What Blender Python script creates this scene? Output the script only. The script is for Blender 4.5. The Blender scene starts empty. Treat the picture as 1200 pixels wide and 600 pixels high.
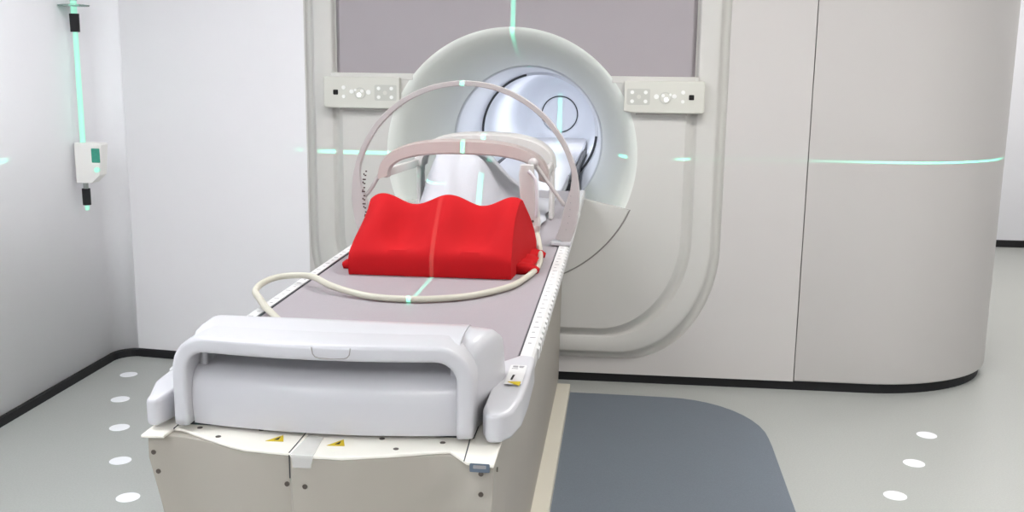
import bpy, bmesh, math, random
from mathutils import Vector, Matrix, noise
random.seed(7)
PI = math.pi
scene = bpy.context.scene
COL = scene.collection

# ------------------------------------------------------------------ materials
def srgb(r, g, b):
    def f(c):
        c /= 255.0
        return c / 12.92 if c <= 0.04045 else ((c + 0.055) / 1.055) ** 2.4
    return (f(r), f(g), f(b), 1.0)

def mat(name, col, rough=0.5, spec=0.5, bump=0.0, bscale=200.0, var=0.0, vscale=3.0, metal=0.0, coat=0.0, emit=None, estr=0.0, trans=0.0, alpha=1.0, sss=0.0, speckle=None):
    m = bpy.data.materials.new(name); m.use_nodes = True
    nt = m.node_tree; b = nt.nodes['Principled BSDF']
    b.inputs['Base Color'].default_value = col
    b.inputs['Roughness'].default_value = rough
    b.inputs['Specular IOR Level'].default_value = spec
    b.inputs['Metallic'].default_value = metal
    b.inputs['Coat Weight'].default_value = coat
    b.inputs['Coat Roughness'].default_value = 0.15
    b.inputs['Transmission Weight'].default_value = trans
    b.inputs['Alpha'].default_value = alpha
    if emit:
        b.inputs['Emission Color'].default_value = emit
        b.inputs['Emission Strength'].default_value = estr
    tc = nt.nodes.new('ShaderNodeTexCoord')
    if var > 0 or speckle:
        n = nt.nodes.new('ShaderNodeTexNoise'); n.inputs['Scale'].default_value = vscale; n.inputs['Detail'].default_value = 4
        nt.links.new(tc.outputs['Object'], n.inputs['Vector'])
        r = nt.nodes.new('ShaderNodeMapRange')
        r.inputs['From Min'].default_value = .3; r.inputs['From Max'].default_value = .7
        r.inputs['To Min'].default_value = 1 - var; r.inputs['To Max'].default_value = 1 + var
        nt.links.new(n.outputs['Fac'], r.inputs['Value'])
        mx = nt.nodes.new('ShaderNodeVectorMath'); mx.operation = 'SCALE'
        mx.inputs[0].default_value = col[:3]
        nt.links.new(r.outputs['Result'], mx.inputs['Scale'])
        out = mx.outputs['Vector']
        if speckle:
            n2 = nt.nodes.new('ShaderNodeTexNoise'); n2.inputs['Scale'].default_value = speckle[0]; n2.inputs['Detail'].default_value = 2
            nt.links.new(tc.outputs['Object'], n2.inputs['Vector'])
            r2 = nt.nodes.new('ShaderNodeMapRange')
            r2.inputs['From Min'].default_value = .35; r2.inputs['From Max'].default_value = .65
            r2.inputs['To Min'].default_value = 1 - speckle[1]; r2.inputs['To Max'].default_value = 1 + speckle[1]
            nt.links.new(n2.outputs['Fac'], r2.inputs['Value'])
            m2 = nt.nodes.new('ShaderNodeVectorMath'); m2.operation = 'SCALE'
            nt.links.new(out, m2.inputs[0]); nt.links.new(r2.outputs['Result'], m2.inputs['Scale'])
            out = m2.outputs['Vector']
        nt.links.new(out, b.inputs['Base Color'])
    if bump > 0:
        n = nt.nodes.new('ShaderNodeTexNoise'); n.inputs['Scale'].default_value = bscale
        nt.links.new(tc.outputs['Object'], n.inputs['Vector'])
        bp = nt.nodes.new('ShaderNodeBump'); bp.inputs['Strength'].default_value = bump; bp.inputs['Distance'].default_value = 0.002
        nt.links.new(n.outputs['Fac'], bp.inputs['Height']); nt.links.new(bp.outputs['Normal'], b.inputs['Normal'])
    return m

M = {}
M['wall'] = mat('wall_paint', srgb(235, 233, 235), .55, .3, bump=.08, bscale=60, var=.008)
M['wall_far'] = mat('far_wall_paint', srgb(225, 226, 230), .6, .3, bump=.05, bscale=60, var=.008)
M['ceil'] = mat('ceiling_paint', srgb(228, 228, 226), .8, .2, var=.01)
M['floor'] = mat('vinyl_floor', srgb(172, 174, 170), .42, .35, bump=.05, bscale=300, var=.012, vscale=2, speckle=(160, .04))
M['mat'] = mat('floor_mat_vinyl', srgb(108, 116, 126), .5, .35, bump=.05, bscale=300, var=.02, vscale=3, speckle=(220, .05))
M['dot'] = mat('white_floor_dot', srgb(246, 247, 250), .5, .3, var=.01)
M['black'] = mat('black_rubber', srgb(30, 30, 32), .6, .3, var=.05)
M['cover'] = mat('scanner_cover', srgb(199, 195, 192), .42, .35, bump=.04, bscale=40, var=.008, vscale=2)
M['inner'] = mat('scanner_inner_cover', srgb(201, 199, 194), .42, .35, bump=.04, bscale=40, var=.008, vscale=2)
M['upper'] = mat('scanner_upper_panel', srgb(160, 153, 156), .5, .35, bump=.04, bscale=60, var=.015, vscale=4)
M['flare'] = mat('bore_flare_plastic', srgb(224, 227, 221), .38, .4, var=.008)
M['tube'] = mat('bore_tube_plastic', srgb(226, 229, 236), .3, .5, var=.008)
M['seam'] = mat('dark_seam', srgb(62, 64, 68), .6, .3, var=.03)
M['seam_soft'] = mat('grey_seam', srgb(150, 146, 142), .6, .3, var=.03)
M['panel'] = mat('control_panel', srgb(204, 203, 194), .45, .35, var=.01)
M['button'] = mat('button_plastic', srgb(232, 232, 228), .3, .5, var=.01)
M['btn_grey'] = mat('button_grey', srgb(188, 188, 180), .4, .4, var=.01)
M['lit_btn'] = mat('lit_button', srgb(240, 242, 250), .3, .5, emit=(.85, .88, 1, 1), estr=1.4, var=.01)
M['beige'] = mat('table_base_shaded', srgb(166, 160, 150), .5, .35, bump=.04, bscale=120, var=.012, vscale=5)  # front and sides of the base, shade put into the colour
M['beige_lit'] = mat('table_base_top_lit', srgb(238, 234, 224), .5, .35, bump=.04, bscale=120, var=.012, vscale=6)  # top of the base, overhead light put into a paler colour
M['cream'] = mat('cream_floor_plate', srgb(214, 209, 194), .5, .35, var=.012)
M['white'] = mat('white_plastic', srgb(195, 194, 198), .35, .5, coat=.25, var=.006)
M['rail'] = mat('rail_plastic', srgb(212, 211, 210), .35, .5, var=.008, vscale=12)
M['top'] = mat('tabletop_laminate', srgb(150, 143, 147), .5, .35, bump=.05, bscale=150, var=.008, speckle=(300, .02))
M['tick'] = mat('printed_grey_marks', srgb(150, 148, 150), .6, .2, var=.02)
M['tickdark'] = mat('printed_dark_marks', srgb(72, 50, 50), .6, .2, var=.02)
M['hoop'] = mat('hoop_plastic', srgb(180, 174, 173), .4, .4, var=.015, vscale=8)
M['coil'] = mat('coil_shell', srgb(188, 174, 170), .45, .35, var=.012, vscale=8)
M['coiltop'] = mat('coil_top_shell', srgb(194, 191, 188), .4, .4, var=.01)
M['cable'] = mat('cable_sheath', srgb(186, 182, 168), .45, .4, var=.01, vscale=20)
M['red'] = mat('red_foam_vinyl', srgb(174, 18, 24), .8, .15, bump=.08, bscale=90, var=.03, vscale=7)
M['sheet'] = mat('white_sheet_cotton', srgb(192, 192, 198), .8, .2, bump=.25, bscale=160, var=.01)
M['yellow'] = mat('yellow_label', srgb(206, 180, 20), .5, .3, var=.02)
M['ink'] = mat('black_ink', srgb(32, 30, 30), .6, .2, var=.02)
M['screw'] = mat('screw_head', srgb(92, 84, 78), .4, .5, metal=.5, var=.03)
M['blue'] = mat('blue_grey_sticker', srgb(92, 104, 120), .4, .4, var=.05, vscale=60)
M['tape'] = mat('clear_tape', srgb(236, 236, 236), .3, .4, alpha=.3, var=.02, vscale=40)
M['metal'] = mat('brushed_metal', srgb(170, 176, 172), .3, .5, metal=.8, var=.02)
M['glow'] = mat('rod_painted_laser_light', srgb(150, 225, 195), .3, .5, emit=(.50, 1.0, .80, 1), estr=.30, var=.01)  # green emission imitates laser light caught by the rod
M['glass'] = mat('clear_glass', srgb(210, 236, 226), .08, .5, trans=.85, var=.01)
M['lcd'] = mat('green_display', srgb(30, 90, 76), .25, .5, emit=(.05, .35, .26, 1), estr=.35, var=.35, vscale=60)
M['lamp'] = mat('ceiling_fill_lamp', srgb(250, 250, 250), .5, .3, emit=(1, .98, .96, 1), estr=3.0, var=.01)

# ------------------------------------------------------------------ helpers
def link(name, bm, m, parent=None, smooth=False, bevel=0.0, segs=3, auto=True, loc=None):
    me = bpy.data.meshes.new(name)
    bmesh.ops.recalc_face_normals(bm, faces=bm.faces[:])
    bm.to_mesh(me); bm.free()
    ms = m if isinstance(m, (list, tuple)) else [m]
    for x in ms: me.materials.append(x)
    o = bpy.data.objects.new(name, me); COL.objects.link(o)
    if parent is not None:
        o.parent = parent
        o.location = -Vector(parent.location) if parent.parent is None else Vector((0, 0, 0))
    if smooth:
        me.polygons.foreach_set('use_smooth', [True] * len(me.polygons))
    if bevel > 0:
        b = o.modifiers.new('bevel', 'BEVEL'); b.width = bevel; b.segments = segs; b.limit_method = 'ANGLE'; b.angle_limit = math.radians(35)
        b.harden_normals = False
        me.polygons.foreach_set('use_smooth', [True] * len(me.polygons))
        w = o.modifiers.new('wn', 'WEIGHTED_NORMAL'); w.keep_sharp = False
    return o

def thing(name, label, cat, loc=(0, 0, 0), group=None):
    o = bpy.data.objects.new(name, None); COL.objects.link(o)
    o.location = loc; o.empty_display_size = .1
    o['label'] = label; o['category'] = cat
    if group: o['group'] = group
    return o
def tag(o, label, cat, group=None):
    o['label'] = label; o['category'] = cat
    if group: o['group'] = group
    return o
def struct(o):
    o['kind'] = 'structure'; return o

def box(bm, x0, x1, y0, y1, z0, z1, mi=0):
    vs = [bm.verts.new(v) for v in [(x0, y0, z0), (x1, y0, z0), (x1, y1, z0), (x0, y1, z0), (x0, y0, z1), (x1, y0, z1), (x1, y1, z1), (x0, y1, z1)]]
    for f in [(0, 1, 2, 3), (4, 5, 6, 7), (0, 1, 5, 4), (1, 2, 6, 5), (2, 3, 7, 6), (3, 0, 4, 7)]:
        bm.faces.new([vs[i] for i in f]).material_index = mi
def prism(bm, pts, axis, a, b, mi=0):
    """extrude a 2D outline along an axis: axis 'y' -> pts are (x,z); 'z' -> (x,y); 'x' -> (y,z)"""
    def P(p, t):
        return {'y': (p[0], t, p[1]), 'z': (p[0], p[1], t), 'x': (t, p[0], p[1])}[axis]
    A = [bm.verts.new(P(p, a)) for p in pts]; B = [bm.verts.new(P(p, b)) for p in pts]
    n = len(pts)
    for i in range(n):
        bm.faces.new((A[i], A[(i + 1) % n], B[(i + 1) % n], B[i])).material_index = mi
    for L in (A, B):
        es = []
        for i in range(n):
            e = bm.edges.get((L[i], L[(i + 1) % n])); es.append(e)
        r = bmesh.ops.triangle_fill(bm, use_beauty=True, edges=es)
        for g in r['geom']:
            if isinstance(g, bmesh.types.BMFace): g.material_index = mi
def fillloops(bm, loops):
    es = []
    for L in loops:
        vs = [bm.verts.new(p) for p in L]
        for i in range(len(vs)):
            es.append(bm.edges.new((vs[i], vs[(i + 1) % len(vs)])))
    bmesh.ops.triangle_fill(bm, use_beauty=True, edges=es)
def loft(bm, L0, L1, closed=True, mi=0):
    n = len(L0)
    A = [bm.verts.new(p) for p in L0]; B = [bm.verts.new(p) for p in L1]
    for i in range(n if closed else n - 1):
        bm.faces.new((A[i], A[(i + 1) % n], B[(i + 1) % n], B[i])).material_index = mi
def multiloft(bm, loops, closed=True, mi=0, capends=False):
    V = [[bm.verts.new(p) for p in L] for L in loops]
    n = len(loops[0])
    for k in range(len(V) - 1):
        for i in range(n if closed else n - 1):
            bm.faces.new((V[k][i], V[k][(i + 1) % n], V[k + 1][(i + 1) % n], V[k + 1][i])).material_index = mi
    if capends:
        bm.faces.new(V[0]).material_index = mi; bm.faces.new(V[-1]).material_index = mi
    return V
def sweep(bm, path, sec, side=None, closed=False, capends=True, mi=0):
    """sweep a 2D section (a,b) along a 3D path; b axis stays near 'side' when given"""
    n = len(path); rings = []
    prev = None
    for i, p in enumerate(path):
        p = Vector(p)
        a = Vector(path[(i - 1) % n if closed else max(i - 1, 0)]); b = Vector(path[(i + 1) % n if closed else min(i + 1, n - 1)])
        t = (b - a).normalized()
        if side is not None:
            s = Vector(side); s = (s - t * s.dot(t)).normalized()
        else:
            if prev is None:
                prev = Vector((0, 0, 1)) if abs(t.z) < .9 else Vector((1, 0, 0))
            s = (prev - t * prev.dot(t)).normalized(); prev = s
        u = t.cross(s)
        s_ = sec[i] if isinstance(sec[0][0], (list, tuple)) else sec
        rings.append([p + u * q[0] + s * q[1] for q in s_])
    if closed: rings.append(rings[0])
    return multiloft(bm, rings, True, mi, capends and not closed)
def circ(r, n=16, rb=None):
    return [(r * math.cos(2 * PI * i / n), (rb or r) * math.sin(2 * PI * i / n)) for i in range(n)]
def rrect(w, h, r, n=4):
    """rounded rectangle centred on 0, half sizes w,h"""
    out = []
    for cx, cy, a0 in ((w - r, h - r, 0), (-w + r, h - r, 90), (-w + r, -h + r, 180), (w - r, -h + r, 270)):
        for k in range(n + 1):
            a = math.radians(a0 + 90 * k / n); out.append((cx + r * math.cos(a), cy + r * math.sin(a)))
    return out
def catmull(P, sub=8):
    P = [Vector(p) for p in P]; out = []
    for i in range(len(P) - 1):
        p0 = P[max(i - 1, 0)]; p1 = P[i]; p2 = P[i + 1]; p3 = P[min(i + 2, len(P) - 1)]
        for k in range(sub):
            t = k / sub
            out.append(.5 * ((2 * p1) + (p2 - p0) * t + (2 * p0 - 5 * p1 + 4 * p2 - p3) * t * t + (3 * p1 - p0 - 3 * p2 + p3) * t ** 3))
    out.append(P[-1]); return out
def disc(bm, c, r, axis, t, n=20, mi=0):
    """short cylinder; axis 'y' front side at c.y - t"""
    c = Vector(c)
    if axis == 'y': prism(bm, [(c.x + r * math.cos(2 * PI * i / n), c.z + r * math.sin(2 * PI * i / n)) for i in range(n)], 'y', c.y - t, c.y, mi)
    elif axis == 'z': prism(bm, [(c.x + r * math.cos(2 * PI * i / n), c.y + r * math.sin(2 * PI * i / n)) for i in range(n)], 'z', c.z, c.z + t, mi)
    else: prism(bm, [(c.y + r * math.cos(2 * PI * i / n), c.z + r * math.sin(2 * PI * i / n)) for i in range(n)], 'x', c.x - t, c.x, mi)
def lerp(a, b, t): return a + (b - a) * t
def sm(t): t = min(1, max(0, t)); return t * t * (3 - 2 * t)

# ------------------------------------------------------------------ room shell
H = 2.75
XL, XR, YB, YF = -2.05, 4.4, -6.4, 4.25
bm = bmesh.new(); box(bm, XL - .1, XR + .1, YB - .1, YF + .1, -.1, 0); struct(link('floor', bm, M['floor']))
bm = bmesh.new(); box(bm, XL - .1, XR + .1, YB - .1, YF + .1, H, H + .1); struct(link('ceiling', bm, M['ceil']))
# left wall with the rounded corner that runs into the short wall beside the scanner
bm = bmesh.new()
base = [(XL, YB), (XL, -.003)]
for k in range(1, 13):
    a = PI - (PI / 2 - .117) * k / 12
    base.append((XL + .11 + .11 * math.cos(a), -.003 + .11 * math.sin(a)))
lo = [(x, y, 0) for x, y in base]; hi = [(x, y, H) for x, y in base]
loft(bm, lo, hi, closed=False)
bo = [(x - .1 if y < 0 else x - .05, y + (0 if y < -.05 else .1)) for x, y in base]
prev = None
M['wall_l'] = mat('left_wall_lightened', srgb(246, 245, 248), .55, .3, bump=.08, bscale=60, var=.008)  # paler than the front wall, extra brightness put into the colour
o = link('wall_left', bm, M['wall_l'], smooth=True); sd = o.modifiers.new('solid', 'SOLIDIFY'); sd.thickness = .08; sd.offset = 1
struct(o)
yb = base[-1][1]; xb = base[-1][0]
bm = bmesh.new()
prism(bm, [(xb, yb), (-.992, 0.0), (-.992, .12), (xb, yb + .1)], 'z', 0, H)
struct(link('wall_front', bm, M['wall']))
bm = bmesh.new(); box(bm, 2.0, XR + .1, YF, YF + .1, 0, H); struct(link('wall_back', bm, M['wall_far']))
bm = bmesh.new(); box(bm, XR, XR + .1, YB, YF, 0, H); struct(link('wall_right', bm, M['wall_far']))
bm = bmesh.new(); box(bm, XL, XR, YB - .1, YB, 0, H); struct(link('wall_behind', bm, M['wall_far']))
# black coved baseboards
def baseboard(name, pts, h=.042, t=.012):
    bm = bmesh.new()
    sweep(bm, pts, [(0, 0), (t, 0), (t * .8, h * .85), (t * .4, h), (0, h)], side=(0, 0, 1))
    return struct(link(name, bm, M['black'], smooth=False))
baseboard('baseboard_left', [(x, y, 0) for x, y in base])
baseboard('baseboard_front', [(xb, yb, 0), (-.995, 0, 0)])
baseboard('baseboard_back', [(2.0, YF, 0), (XR, YF, 0)], h=.06)
baseboard('baseboard_right', [(XR, YF, 0), (XR, YB, 0)], h=.06)

# floor marks
pts = [(-1.855, -.208), (-1.72, -.561), (-1.551, -.902), (-1.375, -1.242), (-1.188, -1.556), (1.834, -.519), (1.695, -.846), (1.542, -1.172)]
lab = ['white round floor dot left of the table, farthest and nearest the black skirting corner',
       'white round floor dot left of the table, second from the back wall',
       'white round floor dot left of the table, middle one of the five',
       'white round floor dot left of the table, second from the front edge',
       'white round floor dot left of the table, nearest the viewer, beside the beige table base',
       'white round floor dot right of the blue-grey mat, farthest, near the curved scanner side',
       'white round floor dot right of the blue-grey mat, middle one of three',
       'white round floor dot right of the blue-grey mat, nearest the viewer']
for (x, y), l in zip(pts, lab):
    bm = bmesh.new(); disc(bm, (0, 0, 0), .041, 'z', .0012, 32)
    o = link('floor_marker', bm, M['dot']); o.location = (x, y, 0)
    tag(o, l, 'floor marker', 'white dots on the floor around the scanner')
# blue grey mat
bm = bmesh.new()
out = [(.308, -3.4), (1.10, -3.4), (1.155, -3.0), (1.158, -1.36)]
out += [(1.162, -.75)]
for k in range(0, 11):
    a = (PI / 2) * k / 10
    out.append((.76 + .40 * math.cos(a), -.66 + .475 * math.sin(a)))
out += [(.6, -.18), (.308, -.175)]
prism(bm, out, 'z', 0, .003)
tag(link('floor_mat', bm, M['mat']), 'blue-grey vinyl mat with a rounded corner on the floor right of the patient table', 'floor mat')

# ------------------------------------------------------------------ scanner
sc = thing('mri_scanner', 'large off-white scanner with a round bore, curved side cover and control panels', 'scanner', (0, 0, 0))
ZT = 2.6
def contour(w, zb, rx, rz, zt, y, n=24, rt=.12):
    L = []
    L.append((-w, y, zt - rt))
    for k in range(n + 1):   # left side down, bottom-left corner
        pass
    L = []
    for k in range(61): L.append((-w, y, lerp(zt - rt, zb + rz, k / 60)))
    for k in range(1, n + 1):
        a = PI + (PI / 2) * k / n
        L.append((-w + rx + rx * math.cos(a), y, zb + rz + rz * math.sin(a)))
    for k in range(1, 9): L.append((lerp(-w + rx, w - rx, k / 8), y, zb))
    for k in range(1, n + 1):
        a = -PI / 2 + (PI / 2) * k / n
        L.append((w - rx + rx * math.cos(a), y, zb + rz + rz * math.sin(a)))
    for k in range(1, 61): L.append((w, y, lerp(zb + rz, zt - rt, k / 60)))
    for k in range(1, 7):
        a = (PI / 2) * k / 6; L.append((w - rt + rt * math.cos(a), y, zt - rt + rt * math.sin(a)))
    for k in range(1, 6): L.append((lerp(w - rt, -w + rt, k / 6), y, zt))
    for k in range(0, 6):
        a = PI / 2 + (PI / 2) * k / 6; L.append((-w + rt + rt * math.cos(a), y, zt - rt + rt * math.sin(a)))
    return L
# outer plate
cA = contour(.985, .125, .44, .56, 2.30, 0)
bm = bmesh.new()
fillloops(bm, [[(-.992, 0, .048), (1.3585, 0, .048), (1.3585, 0, ZT), (-.992, 0, ZT)], cA])
loft(bm, [(-.992, 0, .048), (1.3585, 0, .048), (1.3585, 0, ZT), (-.992, 0, ZT)], [(-.992, .1, .048), (1.3585, .1, .048), (1.3585, .1, ZT), (-.992, .1, ZT)])
# frame ring (slope, flat, groove)
def cont(w, y):
    return contour(w, .125 + (.985 - w) * .865, .44 - (.985 - w) * .35, .56 - (.985 - w) * .54, 2.30 - (.985 - w), y)
YI = -.060
cA = cont(.985, 0)
ringA = [cont(.979, .014), cont(.958, .014), cont(.942, -.030), cont(.936, -.040), cont(.926, -.044)]
cC = cont(.852, -.044); cC0 = cont(.846, -.040); cC1 = cont(.840, -.026); cC2 = cont(.826, -.024)
cD0 = cont(.806, YI + .006); cD = cont(.796, YI)
def drop(L, w, y):
    return [((math.copysign(min(abs(p[0]) + (w - .8) * 0 + 0, 9), p[0]) if False else (math.copysign(w, p[0]) if abs(p[0]) > .6 and p[2] < 2.04 else p[0]), y, p[2]) if p[2] > 1.40 else p) for p in L]
cC1 = drop(cC1, .842, -.020); cC2 = drop(cC2, .840, -.002); cD0 = drop(cD0, .837, .0); cDr = drop(cD, .834, .0)
o = link('front_cover', bm, M['cover'], sc)
bm = bmesh.new(); multiloft(bm, [cA] + ringA + [cC, cC0, cC1, cC2, cD0, cDr])
link('frame_ring', bm, M['inner'], sc, smooth=True)
ZS = 1.470
RF = .585
a0 = math.asin((ZS - 1.1) / RF)
# inner plate below the upper panel (a C around the bore)
low = [p for p in cD if p[2] < ZS]
L = [(-.796, YI, ZS)] + low + [(.796, YI, ZS)]
xs = RF * math.cos(a0)
arc = []
for k in range(97):
    a = a0 - (PI + 2 * a0) * k / 96
    arc.append((RF * math.cos(a), YI, 1.1 + RF * math.sin(a)))
bm = bmesh.new(); fillloops(bm, [L + arc])
link('inner_cover', bm, M['inner'], sc)
# upper dark panel, recessed
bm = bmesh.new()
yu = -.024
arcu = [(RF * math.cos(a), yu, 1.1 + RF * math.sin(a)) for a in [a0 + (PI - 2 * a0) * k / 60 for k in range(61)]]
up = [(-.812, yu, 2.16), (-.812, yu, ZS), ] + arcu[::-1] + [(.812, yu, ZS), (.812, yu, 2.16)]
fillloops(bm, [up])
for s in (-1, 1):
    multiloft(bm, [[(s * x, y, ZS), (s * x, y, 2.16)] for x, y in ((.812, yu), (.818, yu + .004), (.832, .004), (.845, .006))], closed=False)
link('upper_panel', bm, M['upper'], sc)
# flare, lathe about the y axis at z=1.1
def lathe_y(bm, prof, n=128, a_from=0, a_to=2 * PI, zc=1.1):
    full = abs(a_to - a_from - 2 * PI) < 1e-6
    m = n if full else n + 1
    loops = [[(r * math.cos(a_from + (a_to - a_from) * i / n), y, zc + r * math.sin(a_from + (a_to - a_from) * i / n)) for i in range(m)] for r, y in prof]
    multiloft(bm, loops, closed=full)
bm = bmesh.new()
prof = [(RF, YI), (.582, YI), (.572, YI + .004), (.55, -.038), (.52, .03), (.49, .12), (.458, .27), (.432, .45), (.414, .65), (.408, .80)]
lathe_y(bm, prof)
lathe_y(bm, [(RF, YI), (RF, -.012), (RF + .004, .02)])
link('bore_flare', bm, M['flare'], sc, smooth=True)
bm = bmesh.new()
prof = [(.408, .80), (.400, .802), (.396, .83), (.388, 1.0), (.374, 1.3), (.362, 1.575)]
lathe_y(bm, prof)
tube = link('bore_tube', bm, M['tube'], sc, smooth=True)
bm = bmesh.new(); lathe_y(bm, [(.362, 1.575), (.345, 1.577)])
link('seam_ring', bm, M['tube'], tube, smooth=True)
for a0_, a1_, wd in ((104, 182, .013), (-52, -4, .015)):
    bm = bmesh.new(); lathe_y(bm, [(.360, 1.574), (.360 - wd, 1.574), (.360 - wd, 1.578)], 40, math.radians(a0_), math.radians(a1_))
    link('bore_seam', bm, M['seam'], tube)
bm = bmesh.new()
prof = [(.345, 1.577), (.350, 1.9), (.350, 2.6), (.340, 3.1), (.315, 3.35), (.27, 3.49), (.22, 3.55), (.158, 3.575), (.150, 3.575)]
lathe_y(bm, prof)
link('bore_end', bm, M['tube'], sc, smooth=True)
bm = bmesh.new(); lathe_y(bm, [(.150, 3.575), (.149, 3.60), (.139, 3.60), (.138, 3.575)])
link('end_groove', bm, M['tube'], sc)
bm = bmesh.new(); lathe_y(bm, [(.148, 3.574), (.140, 3.574)], 60, math.radians(-80), math.radians(200))
link('end_ring', bm, M['seam'], sc)
bm = bmesh.new(); lathe_y(bm, [(.138, 3.575), (.06, 3.578), (.001, 3.58)])
link('end_plate', bm, M['tube'], sc, smooth=True)
# flat bridge that runs through the bore
bm = bmesh.new()
prism(bm, [(-.235, .895), (-.225, .915), (.225, .915), (.235, .895), (.225, .86), (-.225, .86)], 'y', .02, 3.50)
link('bore_bridge', bm, M['white'], sc, bevel=.004)
bm = bmesh.new()
for s in (-1, 1):
    prism(bm, [(s * .24, .86), (s * .24, .905), (s * .262, .905), (s * .262, .86)], 'y', .7, 2.6)
link('bridge_gap', bm, M['seam'], sc)
# apron closing the lower part of the flare
bm = bmesh.new()
RA = .605
aa = math.asin((1.1 - .862) / RA)
L = [(-.30, .915)]
arcl = [(RA * math.cos(a), 1.1 + RA * math.sin(a)) for a in [PI + aa + (PI - 2 * aa) * k / 60 for k in range(61)]]
pl = [(-.30, .918)] + arcl + [(.30, .918)]
prism(bm, pl, 'y', -.070, -.045)
link('lower_apron', bm, M['inner'], sc, bevel=.003)
bm = bmesh.new()
sweep(bm, [(RA * 1.006 * math.cos(a), -.0615, 1.1 + RA * 1.006 * math.sin(a)) for a in [PI + aa + (PI - 2 * aa) * k / 60 for k in range(61)]], circ(.0025, 8), side=(0, 1, 0))
link('apron_seam', bm, M['seam_soft'], sc)

for s in (-1, 1):
    bm = bmesh.new(); box(bm, min(s * .46, s * .848), max(s * .46, s * .848), YI - .002, .01, 1.440, ZS)
    link('panel_ledge', bm, M['inner'], sc, bevel=.003)
# control panels
def control_panel(s, parent):
    root_bm = bmesh.new()
    xa, xb_ = (.515, .875)
    pts = [(s * xa, 1.315), (s * xa, 1.452), (s * xb_, 1.452), (s * xb_, 1.318), (s * (xb_ - .01), 1.308), (s * (xa + .05), 1.308)]
    prism(root_bm, pts, 'y', -.100, -.03)
    p = link('control_panel', root_bm, M['panel'], parent, bevel=.006)
    yf = -.100
    def btn(x, z, r, m, nm='button', t=.004):
        b = bmesh.new(); disc(b, (s * x, yf, z), r, 'y', t, 16)
        q = link(nm, b, m, p, smooth=False)
        return q
    # bordered keypads
    b = bmesh.new(); prism(b, [(s * .580 + u, 1.381 + v) for u, v in rrect(.052, .036, .008)], 'y', yf - .0015, yf)
    link('keypad', b, M['btn_grey'], p)
    for x, z in ((.552, 1.401), (.552, 1.361), (.612, 1.401), (.612, 1.361)): btn(x, z, .0085, M['button'])
    b = bmesh.new(); prism(b, [(s * .582 + .010 * math.cos(a), 1.381 + .010 * math.sin(a)) for a in [2 * PI * k / 8 for k in range(8)]], 'y', yf - .003, yf)
    link('keypad_hub', b, M['panel'], p)
    btn(.660, 1.383, .011, M['button'])
    b = bmesh.new(); disc(b, (s * .700, yf, 1.377), .027, 'y', .002, 24); link('dial', b, M['btn_grey'], p)
    b = bmesh.new(); disc(b, (s * .700, yf - .002, 1.377), .022, 'y', .003, 24); link('dial_cap', b, M['panel'], p)
    btn(.690, 1.388, .008, M['button'], t=.006)
    btn(.704, 1.370, .009, M['lit_btn'], 'lit_button', .007)
    btn(.740, 1.385, .010, M['button']); btn(.722, 1.392, .006, M['button'], t=.005)
    btn(.778, 1.403, .009, M['button']); btn(.778, 1.362, .008, M['button'])
    b = bmesh.new(); prism(b, [(s * .816 + u, 1.381 + v) for u, v in rrect(.0115, .0115, .004)], 'y', yf - .002, yf)
    link('sensor_window', b, M['ink'], p)
    # shallow shelf lip under the panel
    b = bmesh.new(); prism(b, [(s * .57, 1.308), (s * .80, 1.308), (s * .80, 1.300), (s * .57, 1.300)], 'y', -.09, -.055)
    link('panel_lip', b, M['seam_soft'], p)
    return p
for s in (-1, 1): control_panel(s, sc)

# right side cover: flat front then the big rounded corner
bm = bmesh.new()
def side_path(d=0.0):
    P = [(1.363 , 0 + d)]
    for k in range(1, 6): P.append((lerp(1.363, 1.70, k / 5), d))
    for k in range(1, 25):
        a = -PI / 2 + (PI / 2) * k / 24
        P.append((1.70 + (.715 - d) * math.cos(a), .66 + (.66 - d) * math.sin(a)))
    P.append((2.415 - d, 3.95)); return P
sp = side_path()
V = multiloft(bm, [[(x, y, z) for x, y in side_path(dd)] for z, dd in ((.048, .01), (.051, .003), (.058, 0), (ZT, 0))], closed=False)
link('side_cover', bm, M['cover'], sc, smooth=True)
bm = bmesh.new()
box(bm, 1.355, 1.367, .014, .03, .048, ZT)
loft(bm, [(1.3585, 0, .048), (1.3585, 0, ZT)], [(1.3585, .02, .048), (1.3585, .02, ZT)], closed=False)
loft(bm, [(1.363, 0, .048), (1.363, 0, ZT)], [(1.363, .02, .048), (1.363, .02, ZT)], closed=False)
link('cover_seam', bm, M['seam_soft'], sc)
# black plinth
bm = bmesh.new()
pp = [(-.992, .022)] + side_path(.022)
multiloft(bm, [[(x, y, z) for x, y in pp] for z in (0, .05)], closed=False)
link('plinth', bm, M['black'], sc)
# top and back closing pieces
bm = bmesh.new()
tp = [(-.992, 0)] + sp + [(-.992, 3.95)]
prism(bm, tp, 'z', ZT, ZT + .03)
link('top_cover', bm, M['cover'], sc)
bm = bmesh.new(); box(bm, -.992, 2.415, 3.95, 3.97, .0, ZT); link('back_cover', bm, M['cover'], sc)

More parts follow.
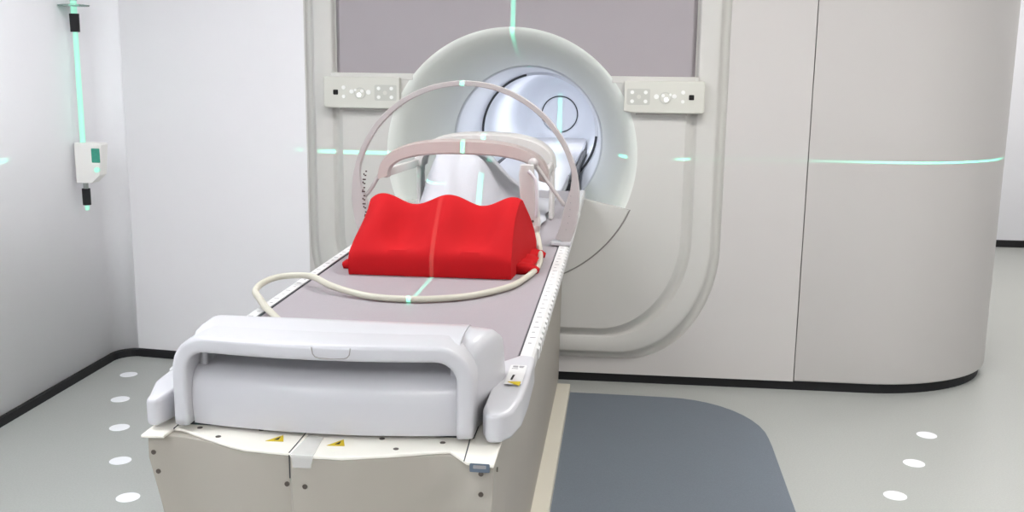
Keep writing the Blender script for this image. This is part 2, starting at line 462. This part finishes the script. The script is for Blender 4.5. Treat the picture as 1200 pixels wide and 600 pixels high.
# ------------------------------------------------------------------ patient table
tb = thing('patient_table', 'long patient table with white end handle on a beige base, running into the scanner', 'patient table', (0, -2, 0))
ZTOP = .945
bm = bmesh.new(); box(bm, -.318, .318, -2.96, -.078, .925, ZTOP)
link('tabletop', bm, M['top'], tb, bevel=.004)
bm = bmesh.new()
for s in (-1, 1): box(bm, min(s * .3175, s * .3215), max(s * .3175, s * .3215), -2.93, -.082, .93, ZTOP + .0008)
link('tabletop_gap', bm, M['seam'], tb)
for s in (-1, 1):
    bm = bmesh.new()
    prism(bm, [(s * .3215, .90), (s * .3215, ZTOP + .003), (s * .345, ZTOP + .003), (s * .350, ZTOP - .002), (s * .350, .915), (s * .340, .90)], 'y', -2.95, -.078)
    for k in range(46):
        y = -2.68 + k * .045
        w = .012 if k % 2 else .007
        box(bm, min(s * .329, s * (.329 + w)), max(s * .329, s * (.329 + w)), y - .002, y + .002, ZTOP + .002, ZTOP + .0035, 1)
        prism(bm, [(s * .348, .920), (s * .348, .945), (s * .3545, .940), (s * .3545, .920)], 'y', y - .02, y + .006)
    link('side_rail', bm, [M['rail'], M['tick']], tb)
# rail end blocks
def end_block(s):
    wo = 0 if s > 0 else .016
    secs = [(-2.80, .322, .352, .900, ZTOP + .004), (-2.83, .300, .354, .895, .953), (-2.97, .288, .354, .890, .953), (-3.03, .288, .350 - wo, .888 + wo, .951), (-3.075, .288, .341 - wo, .886 + wo, .947), (-3.105, .288, .330 - wo, .888 + wo, .937), (-3.116, .291, .323 - wo, .893 + wo, .922)]
    bm = bmesh.new()
    pl = [(.3225, -2.78), (.290, -2.83), (.287, -3.085), (.298, -3.116), (.322, -3.114), (.340, -3.090), (.352, -3.04), (.355, -2.95), (.3535, -2.79)]
    prism(bm, [(s * (x - (wo if x > .33 else 0)), y) for x, y in pl], 'z', .892, .953)
    for v in bm.verts:
        if v.co.y < -3.03: v.co.z -= (.014 if v.co.z > .92 else .004) * min(1, (-3.03 - v.co.y) / .08)
    return link('rail_end', bm, M['white'], tb, bevel=.009, segs=4)
eb = {s: end_block(s) for s in (-1, 1)}
# printed label on the right end block
bm = bmesh.new()
prism(bm, [(.328 + u, -2.92 + v) for u, v in rrect(.016, .060, .003, 2)], 'z', .9532, .9538)
lb = link('label_plate', bm, M['rail'], eb[1])
bm = bmesh.new()
for k, (x, y, w, h) in enumerate([(.322, -2.868, .010, .0022), (.334, -2.868, .010, .0022), (.322, -2.874, .010, .0022), (.334, -2.875, .008, .0022), (.322, -2.884, .012, .0015)]):
    box(bm, x - w / 2, x + w / 2, y - h, y + h, .9538, .9542)
link('label_print', bm, M['tick'], eb[1])
bm = bmesh.new(); prism(bm, [(.3205, -2.955), (.3245, -2.955), (.3265, -2.925), (.3225, -2.925)], 'z', .9538, .9544)
link('arrow_mark', bm, M['ink'], eb[1])
bm = bmesh.new(); prism(bm, [(.317, -2.968), (.342, -2.964), (.341, -2.990)], 'z', .9538, .9544)
w_ = link('warning_label', bm, M['yellow'], eb[1]); w_['label'] = 'yellow warning triangle'

# end cover: C-shaped profile across the table
def bulge(x, y, k=.030):
    f = sm((-2.98 - y) / .10)
    return y - k * f * (1 - (x / .27) ** 2) + k * .35 * f
prof = [(-3.090, .888), (-3.097, .92), (-3.097, .950), (-3.092, .970), (-3.082, .983), (-3.066, .990), (-3.04, .994), (-3.012, .999), (-3.001, 1.008), (-2.998, 1.020), (-3.002, 1.031), (-3.05, 1.033),
        (-3.072, 1.035), (-3.076, 1.045), (-3.066, 1.054), (-3.04, 1.058), (-2.98, 1.060), (-2.95, 1.056), (-2.930, 1.044), (-2.920, 1.02), (-2.912, .98), (-2.905, .948), (-2.905, .888)]
bm = bmesh.new()
NX = 36; loops = []
for i in range(NX + 1):
    x = lerp(-.243, .243, i / NX)
    loops.append([(x, bulge(x, y), z) for y, z in prof])
multiloft(bm, loops, True, 0, True)
ec = link('end_cover', bm, M['white'], tb, smooth=True)
mod = ec.modifiers.new('es', 'EDGE_SPLIT'); mod.split_angle = math.radians(50)
# cheeks: closed side bodies, flaring outwards to the back
for s in (-1, 1):
    bm = bmesh.new(); loops = []
    for t, (y, x1, z1) in enumerate((q[0], q[1] - (.028 if s < 0 else 0), q[2]) for q in [(-3.06, .264, 1.03), (-3.05, .270, 1.044), (-3.02, .280, 1.052), (-2.98, .292, 1.054), (-2.95, .300, 1.050), (-2.93, .304, 1.040), (-2.918, .304, 1.02), (-2.908, .300, .98)]):
        x0 = .225; zb_ = .888
        r = .022
        L = [(s * x0, y, zb_), (s * x0, y, z1 + .006 if y > -3.055 else z1)]
        for k in range(7):
            a = PI / 2 * (1 - k / 6); L.append((s * (x1 - r + r * math.cos(a)), y, z1 - r + r * math.sin(a)))
        L.append((s * (x1 + .004), y, .95)); L.append((s * (x1 - .004), y, zb_))
        loops.append(L)
    multiloft(bm, loops, True, 0, True)
    link('end_cheek', bm, M['white'], ec, smooth=True)
# U handle swept around the front
path = []
hw, hz, r = .258, 1.045, .052
for k in range(8): path.append((-hw, lerp(.892, hz - r, k / 8)))
for k in range(9):
    a = PI - (PI / 2) * k / 8; path.append((-hw + r + r * math.cos(a), hz - r + r * math.sin(a)))
for k in range(1, 24): path.append((lerp(-hw + r, hw - r, k / 24), hz))
for k in range(9):
    a = PI / 2 - (PI / 2) * k / 8; path.append((hw - r + r * math.cos(a), hz - r + r * math.sin(a)))
for k in range(1, 9): path.append((hw, lerp(hz - r, .892, k / 8)))
bm = bmesh.new()
P3 = [(x, -3.076, z) for x, z in path]
sweep(bm, P3, rrect(.0145, .043, .008, 5), side=(0, 1, 0))
for v in bm.verts: v.co.y = bulge(v.co.x, min(v.co.y, -3.05) if False else v.co.y)
hd = link('end_handle', bm, M['white'], tb, smooth=True)
def yb_(x, y): return bulge(x, y)
# latch outline
bm = bmesh.new()
sweep(bm, [(x, yb_(x, -3.1195), z) for x, z in [(-.004, 1.056), (-.002, 1.044), (.002, 1.039), (.008, 1.037), (.030, 1.036), (.052, 1.037), (.058, 1.039), (.062, 1.044), (.064, 1.056)]], circ(.0010, 6), side=(0, 1, 0))
link('latch_outline', bm, M['seam_soft'], hd)
bm = bmesh.new()
prism(bm, [(.155 + u, -3.045 + v) for u, v in [(-.03, 0), (-.02, .006), (.02, .007), (.03, 0), (.02, -.005), (-.02, -.004)]], 'z', 1.0305, 1.0335)
link('grip_slot', bm, M['seam_soft'], ec)
# small locating knob behind the end cover
bm = bmesh.new()
multiloft(bm, [[(.115 + u * k, -2.885 + v * k, z) for u, v in rrect(.022, .014, .006, 3)] for z, k in ((ZTOP - .002, 1.25), (.958, 1.1), (.990, .92), (.996, .80))], True, 0, True)
link('locating_knob', bm, M['cream'], tb, smooth=False, bevel=.002)

# base: front block with wavy front edge, body, floor plate
wave_body = [(-.318, -3.122), (-.290, -3.121), (-.262, -3.123), (-.20, -3.137), (-.15, -3.162), (-.115, -3.175), (-.07, -3.181), (-.034, -3.183), (-.030, -3.190), (.06, -3.192), (.13, -3.172), (.20, -3.150), (.240, -3.146), (.272, -3.162), (.318, -3.184)]
wave = [(-.322, -3.138), (-.280, -3.135), (-.277, -3.098), (-.262, -3.100), (-.20, -3.135), (-.15, -3.162), (-.115, -3.175), (-.07, -3.181), (-.034, -3.183), (-.030, -3.190), (.06, -3.192), (.13, -3.172), (.20, -3.147), (.237, -3.137), (.272, -3.182), (.320, -3.190)]
ZB = .880
bm = bmesh.new()
prism(bm, [(x, y) for x, y in wave] + [(.320, -2.92), (-.322, -2.92)], 'z', ZB - .006, ZB)
tpnl = link('base_top', bm, M['beige_lit'], tb, bevel=.002)
# body block below, left side tapering inwards
bm = bmesh.new()
levels = [(ZB - .006, 0.0), (.83, 0.0), (.74, .020), (.5, .06), (.2, .075), (.03, .075)]
loops = []
for z, d in levels:
    L = []
    for x, y in wave_body: L.append((x + (d if x < 0 else -0.25 * d) * min(1, abs(x) / .3), y + .002, z))
    L.append((.320 - .25 * d, -2.95, z)); L.append((.25, -2.86, z)); L.append((-.25, -2.86, z)); L.append((-.322 + d, -2.95, z))
    loops.append(L)
multiloft(bm, loops, True, 0, True)
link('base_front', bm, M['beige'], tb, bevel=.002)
bm = bmesh.new()
prism(bm, [(-.245, .03), (.245, .03), (.252, .5), (.262, .80), (.300, .90), (.300, .925), (-.300, .925), (-.300, .90), (-.262, .80), (-.252, .5)], 'y', -2.88, -.078)
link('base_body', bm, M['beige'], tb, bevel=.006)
bm = bmesh.new(); box(bm, -.305, .305, -3.02, -.13, 0, .03); link('base_plate', bm, M['cream'], tb, bevel=.004)
bm = bmesh.new(); box(bm, -.27, .27, -3.075, -2.92, ZB, .889); link('cover_gap', bm, M['seam'], tb)
# grooves
def groove(pts, r=.0011, z=ZB + .0002, name='panel_groove'):
    bm = bmesh.new(); sweep(bm, pts, circ(r, 6), side=(0, 0, 1) if abs(pts[0][2] - pts[-1][2]) < .01 else (0, 1, 0)); link(name, bm, M['seam'], tpnl)
groove([(-.034, -3.183, ZB), (-.034, -3.07, ZB)])
groove([(-.277, -3.10, ZB), (-.277, -2.99, ZB)])
groove([(.268, -3.178, ZB), (.262, -3.05, ZB)])
groove([(-.033, -3.186, ZB - .003), (-.033, -3.186, ZB - .045)])
bm = bmesh.new(); prism(bm, [(-.030, -3.193), (.012, -3.193), (.004, -3.11), (-.026, -3.10)], 'z', ZB + .0004, ZB + .0009)
prism(bm, [(-.028, ZB + .0009), (.012, ZB + .0009), (.006, ZB - .022), (-.024, ZB - .022)], 'y', -3.1940, -3.1935)
t_ = link('tape_strip', bm, M['tape'], tpnl); t_['label'] = 'clear tape strip'
# screws
for x, y in ((-.232, -3.09), (-.182, -3.128), (-.118, -3.085), (.108, -3.098), (.143, -3.142), (.218, -3.102)):
    bm = bmesh.new(); disc(bm, (x, y, ZB), .005, 'z', .0008, 12); link('screw', bm, M['screw'], tpnl)
for x, z, y in ((-.300, .848, -3.136), (-.293, .812, -3.136), (-.040, .822, -3.181), (-.006, .822, -3.188), (.298, .862, -3.186), (.298, .825, -3.186)):
    bm = bmesh.new(); disc(bm, (x, y, z), .0045, 'y', .0016, 12); link('screw', bm, M['screw'], tpnl)
bm = bmesh.new(); disc(bm, (.3222, -3.15, .856), .0045, 'x', .002, 12); link('screw', bm, M['screw'], tpnl)
# yellow warning triangles
for x, y in ((-.076, -3.122), (.036, -3.128)):
    bm = bmesh.new(); prism(bm, [(x - .016, y - .016), (x + .016, y - .014), (x + .006, y + .016)], 'z', ZB + .0003, ZB + .0008)
    q = link('warning_label', bm, M['yellow'], tpnl); q['label'] = 'yellow warning triangle'
    bm = bmesh.new(); prism(bm, [(x - .003, y - .009), (x + .005, y - .008), (x + .004, y + .007)], 'z', ZB + .0008, ZB + .0011)
    link('warning_symbol', bm, M['ink'], q)
bm = bmesh.new(); prism(bm, [(.296 + u, ZB - .007 + v) for u, v in rrect(.017, .0075, .002, 2)], 'y', -3.1895, -3.1875)
q = link('sticker', bm, M['blue'], tpnl); q['label'] = 'blue-grey sticker'
bm = bmesh.new(); prism(bm, [(.296 + u, ZB - .005 + v) for u, v in rrect(.011, .003, .001, 2)], 'y', -3.1902, -3.1895)
link('sticker_window', bm, M['tick'], q)

# ------------------------------------------------------------------ hoop
hp = thing('measuring_hoop', 'thin pinkish-grey plastic hoop standing across the patient table with a marked scale', 'hoop', (0, -1.5, ZTOP))
HX, HZ, HY = .008, 1.098, -1.5
bm = bmesh.new(); loops = []
N = 96; a_lo = math.radians(-23.0)
for i in range(N + 1):
    a = a_lo + (PI - 2 * a_lo) * i / N
    c_, s_ = math.cos(a), math.sin(a)
    ro = (.376, .376)
    po = (HX + ro[0] * c_, HZ + ro[1] * s_)
    t = sm((1.205 - po[1]) / .16)
    w = lerp(.0165, .050, t)
    pi_ = (HX + (ro[0] - w) * c_, HZ + (ro[1] - w) * s_)
    y0, y1 = HY - .012, HY + .016
    loops.append([(po[0], y0, po[1]), (pi_[0], y0, pi_[1]), (pi_[0], y1, pi_[1]), (po[0], y1, po[1])])
multiloft(bm, loops, True, 0, True)
link('hoop_plate', bm, M['hoop'], hp, bevel=.002)
for s in (-1, 1):
    bm = bmesh.new(); box(bm, min(HX + s * .285, HX + s * .352), max(HX + s * .285, HX + s * .352), HY - .02, HY + .03, ZTOP + .004, ZTOP + .016)
    link('hoop_foot', bm, M['white'], hp, bevel=.003)
bm = bmesh.new()
for k in range(15):
    z = .985 + k * .0135
    dx = HX - math.sqrt(max(0, .376 ** 2 - (z - HZ) ** 2))
    w = .011 if k % 3 == 0 else .006
    box(bm, dx + .046 - w, dx + .046, HY - .0126, HY - .012, z, z + .0045)
    if k % 2: box(bm, dx + .036, dx + .040, HY - .0126, HY - .012, z + .003, z + .009)
link('scale_marks', bm, M['tickdark'], hp)
bm = bmesh.new()
for k in range(9):
    z = 1.00 + k * .022
    dx = HX + math.sqrt(max(0, .376 ** 2 - (z - HZ) ** 2))
    box(bm, dx - .030, dx - .027, HY - .0126, HY - .012, z, z + .003)
link('scale_marks', bm, M['tick'], hp)

# ------------------------------------------------------------------ receiver coil (arched shell on the table)
cl = thing('body_coil', 'arched beige body coil bridging the table behind the red cushion, with a white cable box', 'coil', (0, -1.2, ZTOP))
def arch(w, zt, zb_, n=40, p=2.6):
    pts = []
    for i in range(n + 1):
        a = PI - PI * i / n
        c_, s_ = math.cos(a), math.sin(a)
        pts.append((w * (abs(c_) ** (2 / p)) * (1 if c_ > 0 else -1), zb_ + (zt - zb_) * (abs(s_) ** (2 / p))))
    return pts
YA, YZ = -1.50, -.86
bm = bmesh.new()
oA = arch(.282, 1.284, 1.155); iA = arch(.250, 1.236, 1.155)
loops = []
for y, d in ((YA, .006), (YA + .012, 0), (YA + .05, 0)):
    L = [(x, y, z - d if True else z) for x, z in oA] + [(x, y, z + d) for x, z in iA[::-1]]
    loops.append(L)
multiloft(bm, loops, True, 0, True)
link('front_band', bm, M['coil'], cl, smooth=True).modifiers.new('es', 'EDGE_SPLIT').split_angle = math.radians(45)
bm = bmesh.new()
loops = []
for y, d in ((-1.00, .006), (-.99, 0), (-.87, .0), (YZ, .006)):
    o_ = [(x * .945, y, z - d - .016) for x, z in oA]; i_ = [(x * .945, y, z + d - .016) for x, z in arch(.250, 1.240, 1.155)[::-1]]
    loops.append(o_ + i_)
multiloft(bm, loops, True, 0, True)
link('rear_band', bm, M['coiltop'], cl, smooth=True).modifiers.new('es', 'EDGE_SPLIT').split_angle = math.radians(45)
for s in (-1, 1):
    bm = bmesh.new()
    sweep(bm, [(s * .264, YA + .03, 1.168), (s * .258, -1.2, 1.160), (s * .252, YZ - .03, 1.150)], rrect(.008, .014, .004, 3), side=(0, 0, 1))
    link('side_bar', bm, M['coiltop'], cl, smooth=True)
# side legs of the rear of the shell
for s in (-1, 1):
    bm = bmesh.new()
    multiloft(bm, [[(s * x + (0), y, z) for x, y in ((.245, -.96), (.262, -.96), (.262, -.87), (.245, -.87))] for s, z in ((s, ZTOP), (s, 1.15))], True, 0, True)
    link('coil_leg', bm, M['coiltop'], cl, bevel=.006)
# struts that tie the coil ends to the hoop
for s, P in ((-1, [(-.272, YA + .01, 1.175), (-.305, -1.495, 1.118), (-.330, -1.495, 1.088)]), (1, [(.236, YA - .005, 1.214), (.28, -1.51, 1.155), (.335, -1.505, 1.080)])):
    bm = bmesh.new(); sweep(bm, catmull(P, 6), circ(.0065, 10)); link('tie_strut', bm, M['hoop'], cl, smooth=True)
# joint at the right end of the arch
bm = bmesh.new()
bmesh.ops.create_uvsphere(bm, u_segments=16, v_segments=10, radius=.017, matrix=Matrix.Translation((.232, YA - .006, 1.215)))
link('hinge_knuckle', bm, M['hoop'], cl, smooth=True)
# cable box hanging at the right
bm = bmesh.new()
secs = [(1.212, .195, .236), (1.18, .190, .238), (1.10, .196, .250), (1.05, .205, .258), (1.018, .214, .262)]
loops = []
for z, x0, x1 in secs:
    cx = (x0 + x1) / 2
    loops.append([(cx + u, -1.535 + v, z) for u, v in rrect((x1 - x0) / 2, .026, .010, 3)])
multiloft(bm, loops, True, 0, True)
cb = link('cable_box', bm, M['coiltop'], cl, smooth=True); cb.modifiers.new('es', 'EDGE_SPLIT').split_angle = math.radians(50)
bm = bmesh.new(); disc(bm, (.238, -1.561, 1.034), .004, 'y', .002, 12); link('screw', bm, M['screw'], cb)
bm = bmesh.new(); multiloft(bm, [[(.238 + u, -1.54 + v, z) for u, v in circ(r, 16)] for z, r in ((1.024, .022), (1.010, .024), (.996, .020), (.985, .013))], True, 0, True)
link('cable_gland', bm, M['coil'], cb, smooth=True)
bm = bmesh.new(); sweep(bm, catmull([(.222, -1.565, 1.196), (.246, -1.568, 1.165), (.252, -1.572, 1.10), (.250, -1.568, 1.05)], 6), circ(.006, 10)); link('trim_tube', bm, M['white'], cb, smooth=True)
cz = ZTOP + .0095
cab = [(.246, -1.54, 1.00), (.256, -1.57, .985), (.270, -1.66, .964), (.283, -1.80, .957), (.284, -1.90, cz), (.277, -1.97, cz), (.262, -2.06, cz), (.232, -2.17, cz), (.16, -2.275, cz), (.09, -2.325, cz), (.015, -2.348, cz), (-.07, -2.345, cz), (-.14, -2.32, cz + .002), (-.22, -2.28, .966),
       (-.29, -2.21, .972), (-.35, -2.195, .970), (-.392, -2.215, .966), (-.407, -2.275, .962), (-.395, -2.35, .960), (-.355, -2.43, .962), (-.31, -2.51, .960), (-.25, -2.60, cz + .001), (-.19, -2.70, cz), (-.16, -2.80, cz), (-.14, -2.89, cz)]
bm = bmesh.new(); sweep(bm, catmull(cab, 8), circ(.0085, 12)); link('cable', bm, M['cable'], cl, smooth=True)

# ------------------------------------------------------------------ red cushion
def ridge(x): return 1.141 + .0150 * math.cos(2 * PI * (x - .022) / .208)
vp = [(-2.045, 0.0), (-2.047, .30), (-2.042, .36), (-2.02, .42)]
bm = bmesh.new()
NX = 60; loops = []
for i in range(NX + 1):
    u = i / NX
    L = []
    zr = ridge(lerp(-.225, .245, u))
    tr = .5 - .5 * math.cos(2 * PI * (lerp(-.225, .245, u) - .022) / .208)   # 1 in the troughs
    prof = []
    zf = 1.016
    prof += [(-2.045, ZTOP + .001), (-2.049, .958), (-2.049, .99), (-2.046, 1.006), (-2.038, 1.018)]
    for k in range(1, 11):
        t = k / 11
        y = lerp(-2.038, -1.905, t); z = lerp(1.018, zr - .010, t) + .010 * math.sin(PI * t) - tr * .040 * math.sin(PI * t)
        prof.append((y, z))
    prof += [(-1.895, zr - .003), (-1.880, zr), (-1.862, zr - .003)]
    for k in range(1, 8):
        t = k / 8
        prof.append((lerp(-1.862, -1.66, t), lerp(zr - .003, 1.0, t) - tr * .012 * math.sin(PI * t)))
    prof += [(-1.645, .985), (-1.64, .97), (-1.64, ZTOP + .001)]
    for y, z in prof:
        back = sm((y + 2.05) / .3)
        top_ = sm((z - 1.01) / .14)
        xl = lerp(-.236, -.262, back) + .040 * top_
        xr = lerp(.222, .258, back) - .012 * top_
        # rounded outer ends
        e = 1 - (2 * u - 1) ** 16
        x = lerp(xl, xr, u)
        L.append((x, y, z if z < 1.0 else lerp(z - .010, z, e)))
    loops.append(L)
multiloft(bm, loops, True, 0, True)
cu = thing('knee_cushion', 'bright red foam knee cushion with two leg troughs on the table top', 'cushion', (0, -1.85, ZTOP))
link('foam_body', bm, M['red'], cu, smooth=True, ).modifiers.new('es', 'EDGE_SPLIT').split_angle = math.radians(42)
for s in (-1, 1):
    bm = bmesh.new(); loops = []
    for k in range(13):
        y = -1.97 + k * .026
        w = .272 + .012 * math.sin(k * 1.4) * (1 if s > 0 else .5) + (.006 if s > 0 else .0)
        h = .020 + .004 * math.sin(k * 2.1)
        loops.append([(s * .20, y, ZTOP + .001), (s * w, y, ZTOP + .001), (s * (w + .004), y, ZTOP + h * .6), (s * (w - .008), y, ZTOP + h), (s * .20, y, ZTOP + h + .012)])
    multiloft(bm, loops, True, 0, True)
    link('foam_flange', bm, M['red'], cu, smooth=True)

# ------------------------------------------------------------------ white sheet on the table
bm = bmesh.new()
NXs, NYs = 44, 44
def sheet_h(x, y):
    left = sm((x + .262) / .11)
    right = sm((.21 - x) / .09)
    yf = -1.36 if x < -.10 else -1.36 + 1.6 * (x + .10)
    yf = min(yf, -.95)
    front = sm((y - yf) / (.40 if x < -.10 else lerp(.40, .25, sm((x + .10) / .1))))
    back = sm((-.50 - y) / .12)
    h = .258 - .16 * sm((x + .08) / .20) - .03 * sm((y + 1.1) / .4)
    fold = .026 * noise.noise(Vector((x * 11, y * 6, 1.3))) + .018 * abs(math.sin(x * 21 + y * 11 + 2 * noise.noise(Vector((x * 5, y * 5, 5)))))
    m = left * right * front * back
    return .953 + h * m + fold * min(1, m * 1.6 + .12)
vs = []
for j in range(NYs + 1):
    for i in range(NXs + 1):
        x = lerp(-.305, .235, i / NXs); y = lerp(-1.46, -.44, j / NYs)
        x += .006 * math.sin(y * 23) * (1 if i in (0, NXs) else 0)
        vs.append(bm.verts.new((x, y, max(ZTOP + .004, sheet_h(x, y)))))
for j in range(NYs):
    for i in range(NXs):
        a = j * (NXs + 1) + i
        bm.faces.new((vs[a], vs[a + 1], vs[a + NXs + 2], vs[a + NXs + 1]))
sh = link('folded_sheet', bm, M['sheet'], smooth=True)
sd = sh.modifiers.new('solid', 'SOLIDIFY'); sd.thickness = .003; sd.offset = 1
tag(sh, 'white crumpled sheet heaped on the table under the arched coil', 'sheet')

# ------------------------------------------------------------------ wall unit with a rod whose glow imitates laser light
wu = thing('wall_laser_unit', 'white wall box with green display on a green rod with painted-on laser glow in the left corner', 'laser unit', (-1.99, -.235, .83))
ux, uy = -1.995, -.235
def cyl(name, z0, z1, r0, r1, m, parent, x=ux, y=uy, n=20):
    bm = bmesh.new(); multiloft(bm, [[(x + u, y + v, z) for u, v in circ(r, n)] for z, r in ((z0, r0), (z1, r1))], True, 0, True)
    return link(name, bm, m, parent, bevel=.001)
cyl('painted_glow_rod', 1.12, 1.645, .0125, .0115, M['glow'], wu)
cyl('upper_coupling', 1.640, 1.722, .021, .022, M['black'], wu)
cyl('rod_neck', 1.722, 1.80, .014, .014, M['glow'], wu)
bm = bmesh.new(); multiloft(bm, [[(ux + u, uy + v, z) for u, v in circ(r, 28)] for z, r in ((1.752, .02), (1.754, .066), (1.760, .070), (1.764, .030))], True, 0, True)
link('glass_collar', bm, M['glass'], wu, smooth=True)
cyl('hanger', 1.78, 2.1, .016, .016, M['metal'], wu)
bm = bmesh.new(); box(bm, XL + .002, ux + .01, uy - .02, uy + .02, 2.06, 2.12); link('wall_bracket', bm, M['metal'], wu, bevel=.003)
# box body
bm = bmesh.new()
prism(bm, [(-2.022, .948), (-1.945, .948), (-1.905, .985), (-1.890, 1.128), (-1.897, 1.135), (-2.022, 1.135)], 'y', uy - .035, uy + .035)
M['unit'] = mat('unit_box_plastic', srgb(236, 234, 230), .4, .4, var=.01)
bx = link('unit_box', bm, M['unit'], wu, bevel=.004)
bm = bmesh.new(); prism(bm, [(-1.917 + u, 1.078 + v) for u, v in rrect(.020, .033, .003, 2)], 'y', uy - .0375, uy - .035)
link('green_display', bm, M['lcd'], bx)
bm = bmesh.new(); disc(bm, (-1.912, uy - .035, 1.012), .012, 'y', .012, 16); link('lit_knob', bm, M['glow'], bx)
cyl('lower_neck', .918, .950, .012, .012, M['metal'], wu)
cyl('lower_coupling', .840, .918, .019, .019, M['black'], wu)
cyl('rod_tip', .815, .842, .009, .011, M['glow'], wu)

# ------------------------------------------------------------------ unseen ceiling lamps, placed and weighted as fill light
def area(name, loc, sx, sy, power, col=(1, 1, 1), rot=(0, 0, 0), spread=PI):
    d = bpy.data.lights.new(name, 'AREA'); d.shape = 'RECTANGLE'; d.size = sx; d.size_y = sy; d.energy = power; d.color = col; d.spread = spread
    o = bpy.data.objects.new(name, d); COL.objects.link(o); o.location = loc; o.rotation_euler = rot; return o
for x, y, p in ((-1.1, -5.9, 18), (.6, -5.9, 16), (2.3, -5.9, 8), (-1.2, -3.3, 19), (2.6, -4.2, 12), (-.8, -1.7, 13), (1.0, -1.7, 19), (2.9, -1.9, 15), (3.4, 1.4, 18), (3.4, 3.0, 14)):
    t = thing('ceiling_fill_lamp', 'square white ceiling light panel placed as fill light, outside the picture', 'ceiling light', (x, y, H), 'ceiling light panels')
    bm = bmesh.new(); box(bm, x - .31, x + .31, y - .31, y + .31, H - .015, H - .001); link('lamp_frame', bm, M['white'], t, bevel=.003)
    bm = bmesh.new(); box(bm, x - .28, x + .28, y - .28, y + .28, H - .017, H - .015); link('diffuser', bm, M['lamp'], t)
    area('lamp_light', (x, y, H - .03), .56, .56, p, (1, .97, .945) if x > 2 else (.91, .95, 1.0) if x < 0 else (1, .985, .97))
# lights inside the bore
area('bore_light', (0, 1.15, 1.455), .10, .5, 1.7, (.93, .96, 1.0))
area('bore_light', (0, 2.6, 1.43), .10, .8, 4.0, (.95, .97, 1.0))

# ------------------------------------------------------------------ positioning lasers: real point lights whose beam is a thin fan
def laser(name, loc, axis, half, power, ramp_axis, stops):
    """point light that only shines in the plane |n[axis]| < half; its strength along the fan follows the stops"""
    d = bpy.data.lights.new(name, 'POINT'); d.energy = power; d.color = (.07, 1.0, .62); d.shadow_soft_size = 0.0
    d.use_nodes = True; nt = d.node_tree
    em = [n for n in nt.nodes if n.type == 'EMISSION'][0]
    tc = nt.nodes.new('ShaderNodeTexCoord'); sp_ = nt.nodes.new('ShaderNodeSeparateXYZ')
    nt.links.new(tc.outputs['Normal'], sp_.inputs[0])
    ab = nt.nodes.new('ShaderNodeMath'); ab.operation = 'ABSOLUTE'; nt.links.new(sp_.outputs[axis], ab.inputs[0])
    lt = nt.nodes.new('ShaderNodeMath'); lt.operation = 'LESS_THAN'; lt.inputs[1].default_value = half; nt.links.new(ab.outputs[0], lt.inputs[0])
    mr = nt.nodes.new('ShaderNodeMapRange'); mr.inputs['From Min'].default_value = -1; mr.inputs['From Max'].default_value = 1
    nt.links.new(sp_.outputs[ramp_axis], mr.inputs['Value'])
    cr = nt.nodes.new('ShaderNodeValToRGB'); nt.links.new(mr.outputs['Result'], cr.inputs[0])
    e = cr.color_ramp.elements
    while len(e) > 1: e.remove(e[-1])
    for k, (p, v) in enumerate(stops):
        el = e[0] if k == 0 else e.new((p + 1) / 2)
        el.position = (p + 1) / 2; el.color = (v, v, v, 1)
    m = nt.nodes.new('ShaderNodeMath'); m.operation = 'MULTIPLY'
    nt.links.new(lt.outputs[0], m.inputs[0]); nt.links.new(cr.outputs[0], m.inputs[1]); nt.links.new(m.outputs[0], em.inputs['Strength'])
    o = bpy.data.objects.new(name, d); COL.objects.link(o); o.location = loc; return o
laser('sagittal_laser', (0.0, -4.3, 1.92), 0, .0024, 700, 2, [(-.453, 0), (-.451, 1), (-.02, 1)])
laser('coronal_laser', (-1.9, -1.9, 1.1), 2, .0020, 750, 1, [(.30, 0), (.31, .45), (.425, .45), (.435, .9), (.465, .8), (.495, .12), (.505, .02), (.558, .02), (.561, .8), (.570, .8), (.573, .06), (.610, .06), (.616, 1), (.636, 1), (.640, .05), (.66, 0)])
laser('coronal_laser', (3.0, -2.2, 1.1), 2, .0020, 1900, 1, [(.2635, 0), (.264, .4), (.273, .4), (.274, 0), (.478, 0), (.481, .9), (.505, .9), (.52, .30), (.56, .1), (.62, 0), (.694, .012), (.696, .5), (.702, .5), (.704, .015), (.79, .04), (.83, .10), (.88, .26), (.967, .26), (.970, 0)])

# ------------------------------------------------------------------ world, camera, view
w = bpy.data.worlds.new('world'); scene.world = w; w.use_nodes = True
w.node_tree.nodes['Background'].inputs[0].default_value = (.9, .93, 1, 1); w.node_tree.nodes['Background'].inputs[1].default_value = .3
F, YAW, PIT, ROL = 1197.69, .1064258, .1919202, .0117271
f = Vector((-math.sin(YAW) * math.cos(PIT), math.cos(YAW) * math.cos(PIT), -math.sin(PIT)))
r = Vector((math.cos(YAW), math.sin(YAW), 0)); u = r.cross(f)
r2 = math.cos(ROL) * r + math.sin(ROL) * u; u2 = -math.sin(ROL) * r + math.cos(ROL) * u
cam = bpy.data.cameras.new('camera'); cam.sensor_width = 36; cam.lens = 36 * F / 1200; cam.clip_start = .05
co = bpy.data.objects.new('camera', cam); COL.objects.link(co)
mw = Matrix((( r2.x, u2.x, -f.x, .5169), (r2.y, u2.y, -f.y, -4.7859), (r2.z, u2.z, -f.z, 1.5485), (0, 0, 0, 1)))
co.matrix_world = mw
scene.camera = co
scene.view_settings.view_transform = 'Standard'; scene.view_settings.look = 'None'
scene.view_settings.gamma = 1; scene.view_settings.use_curve_mapping = False
scene.view_settings.exposure = 0.55
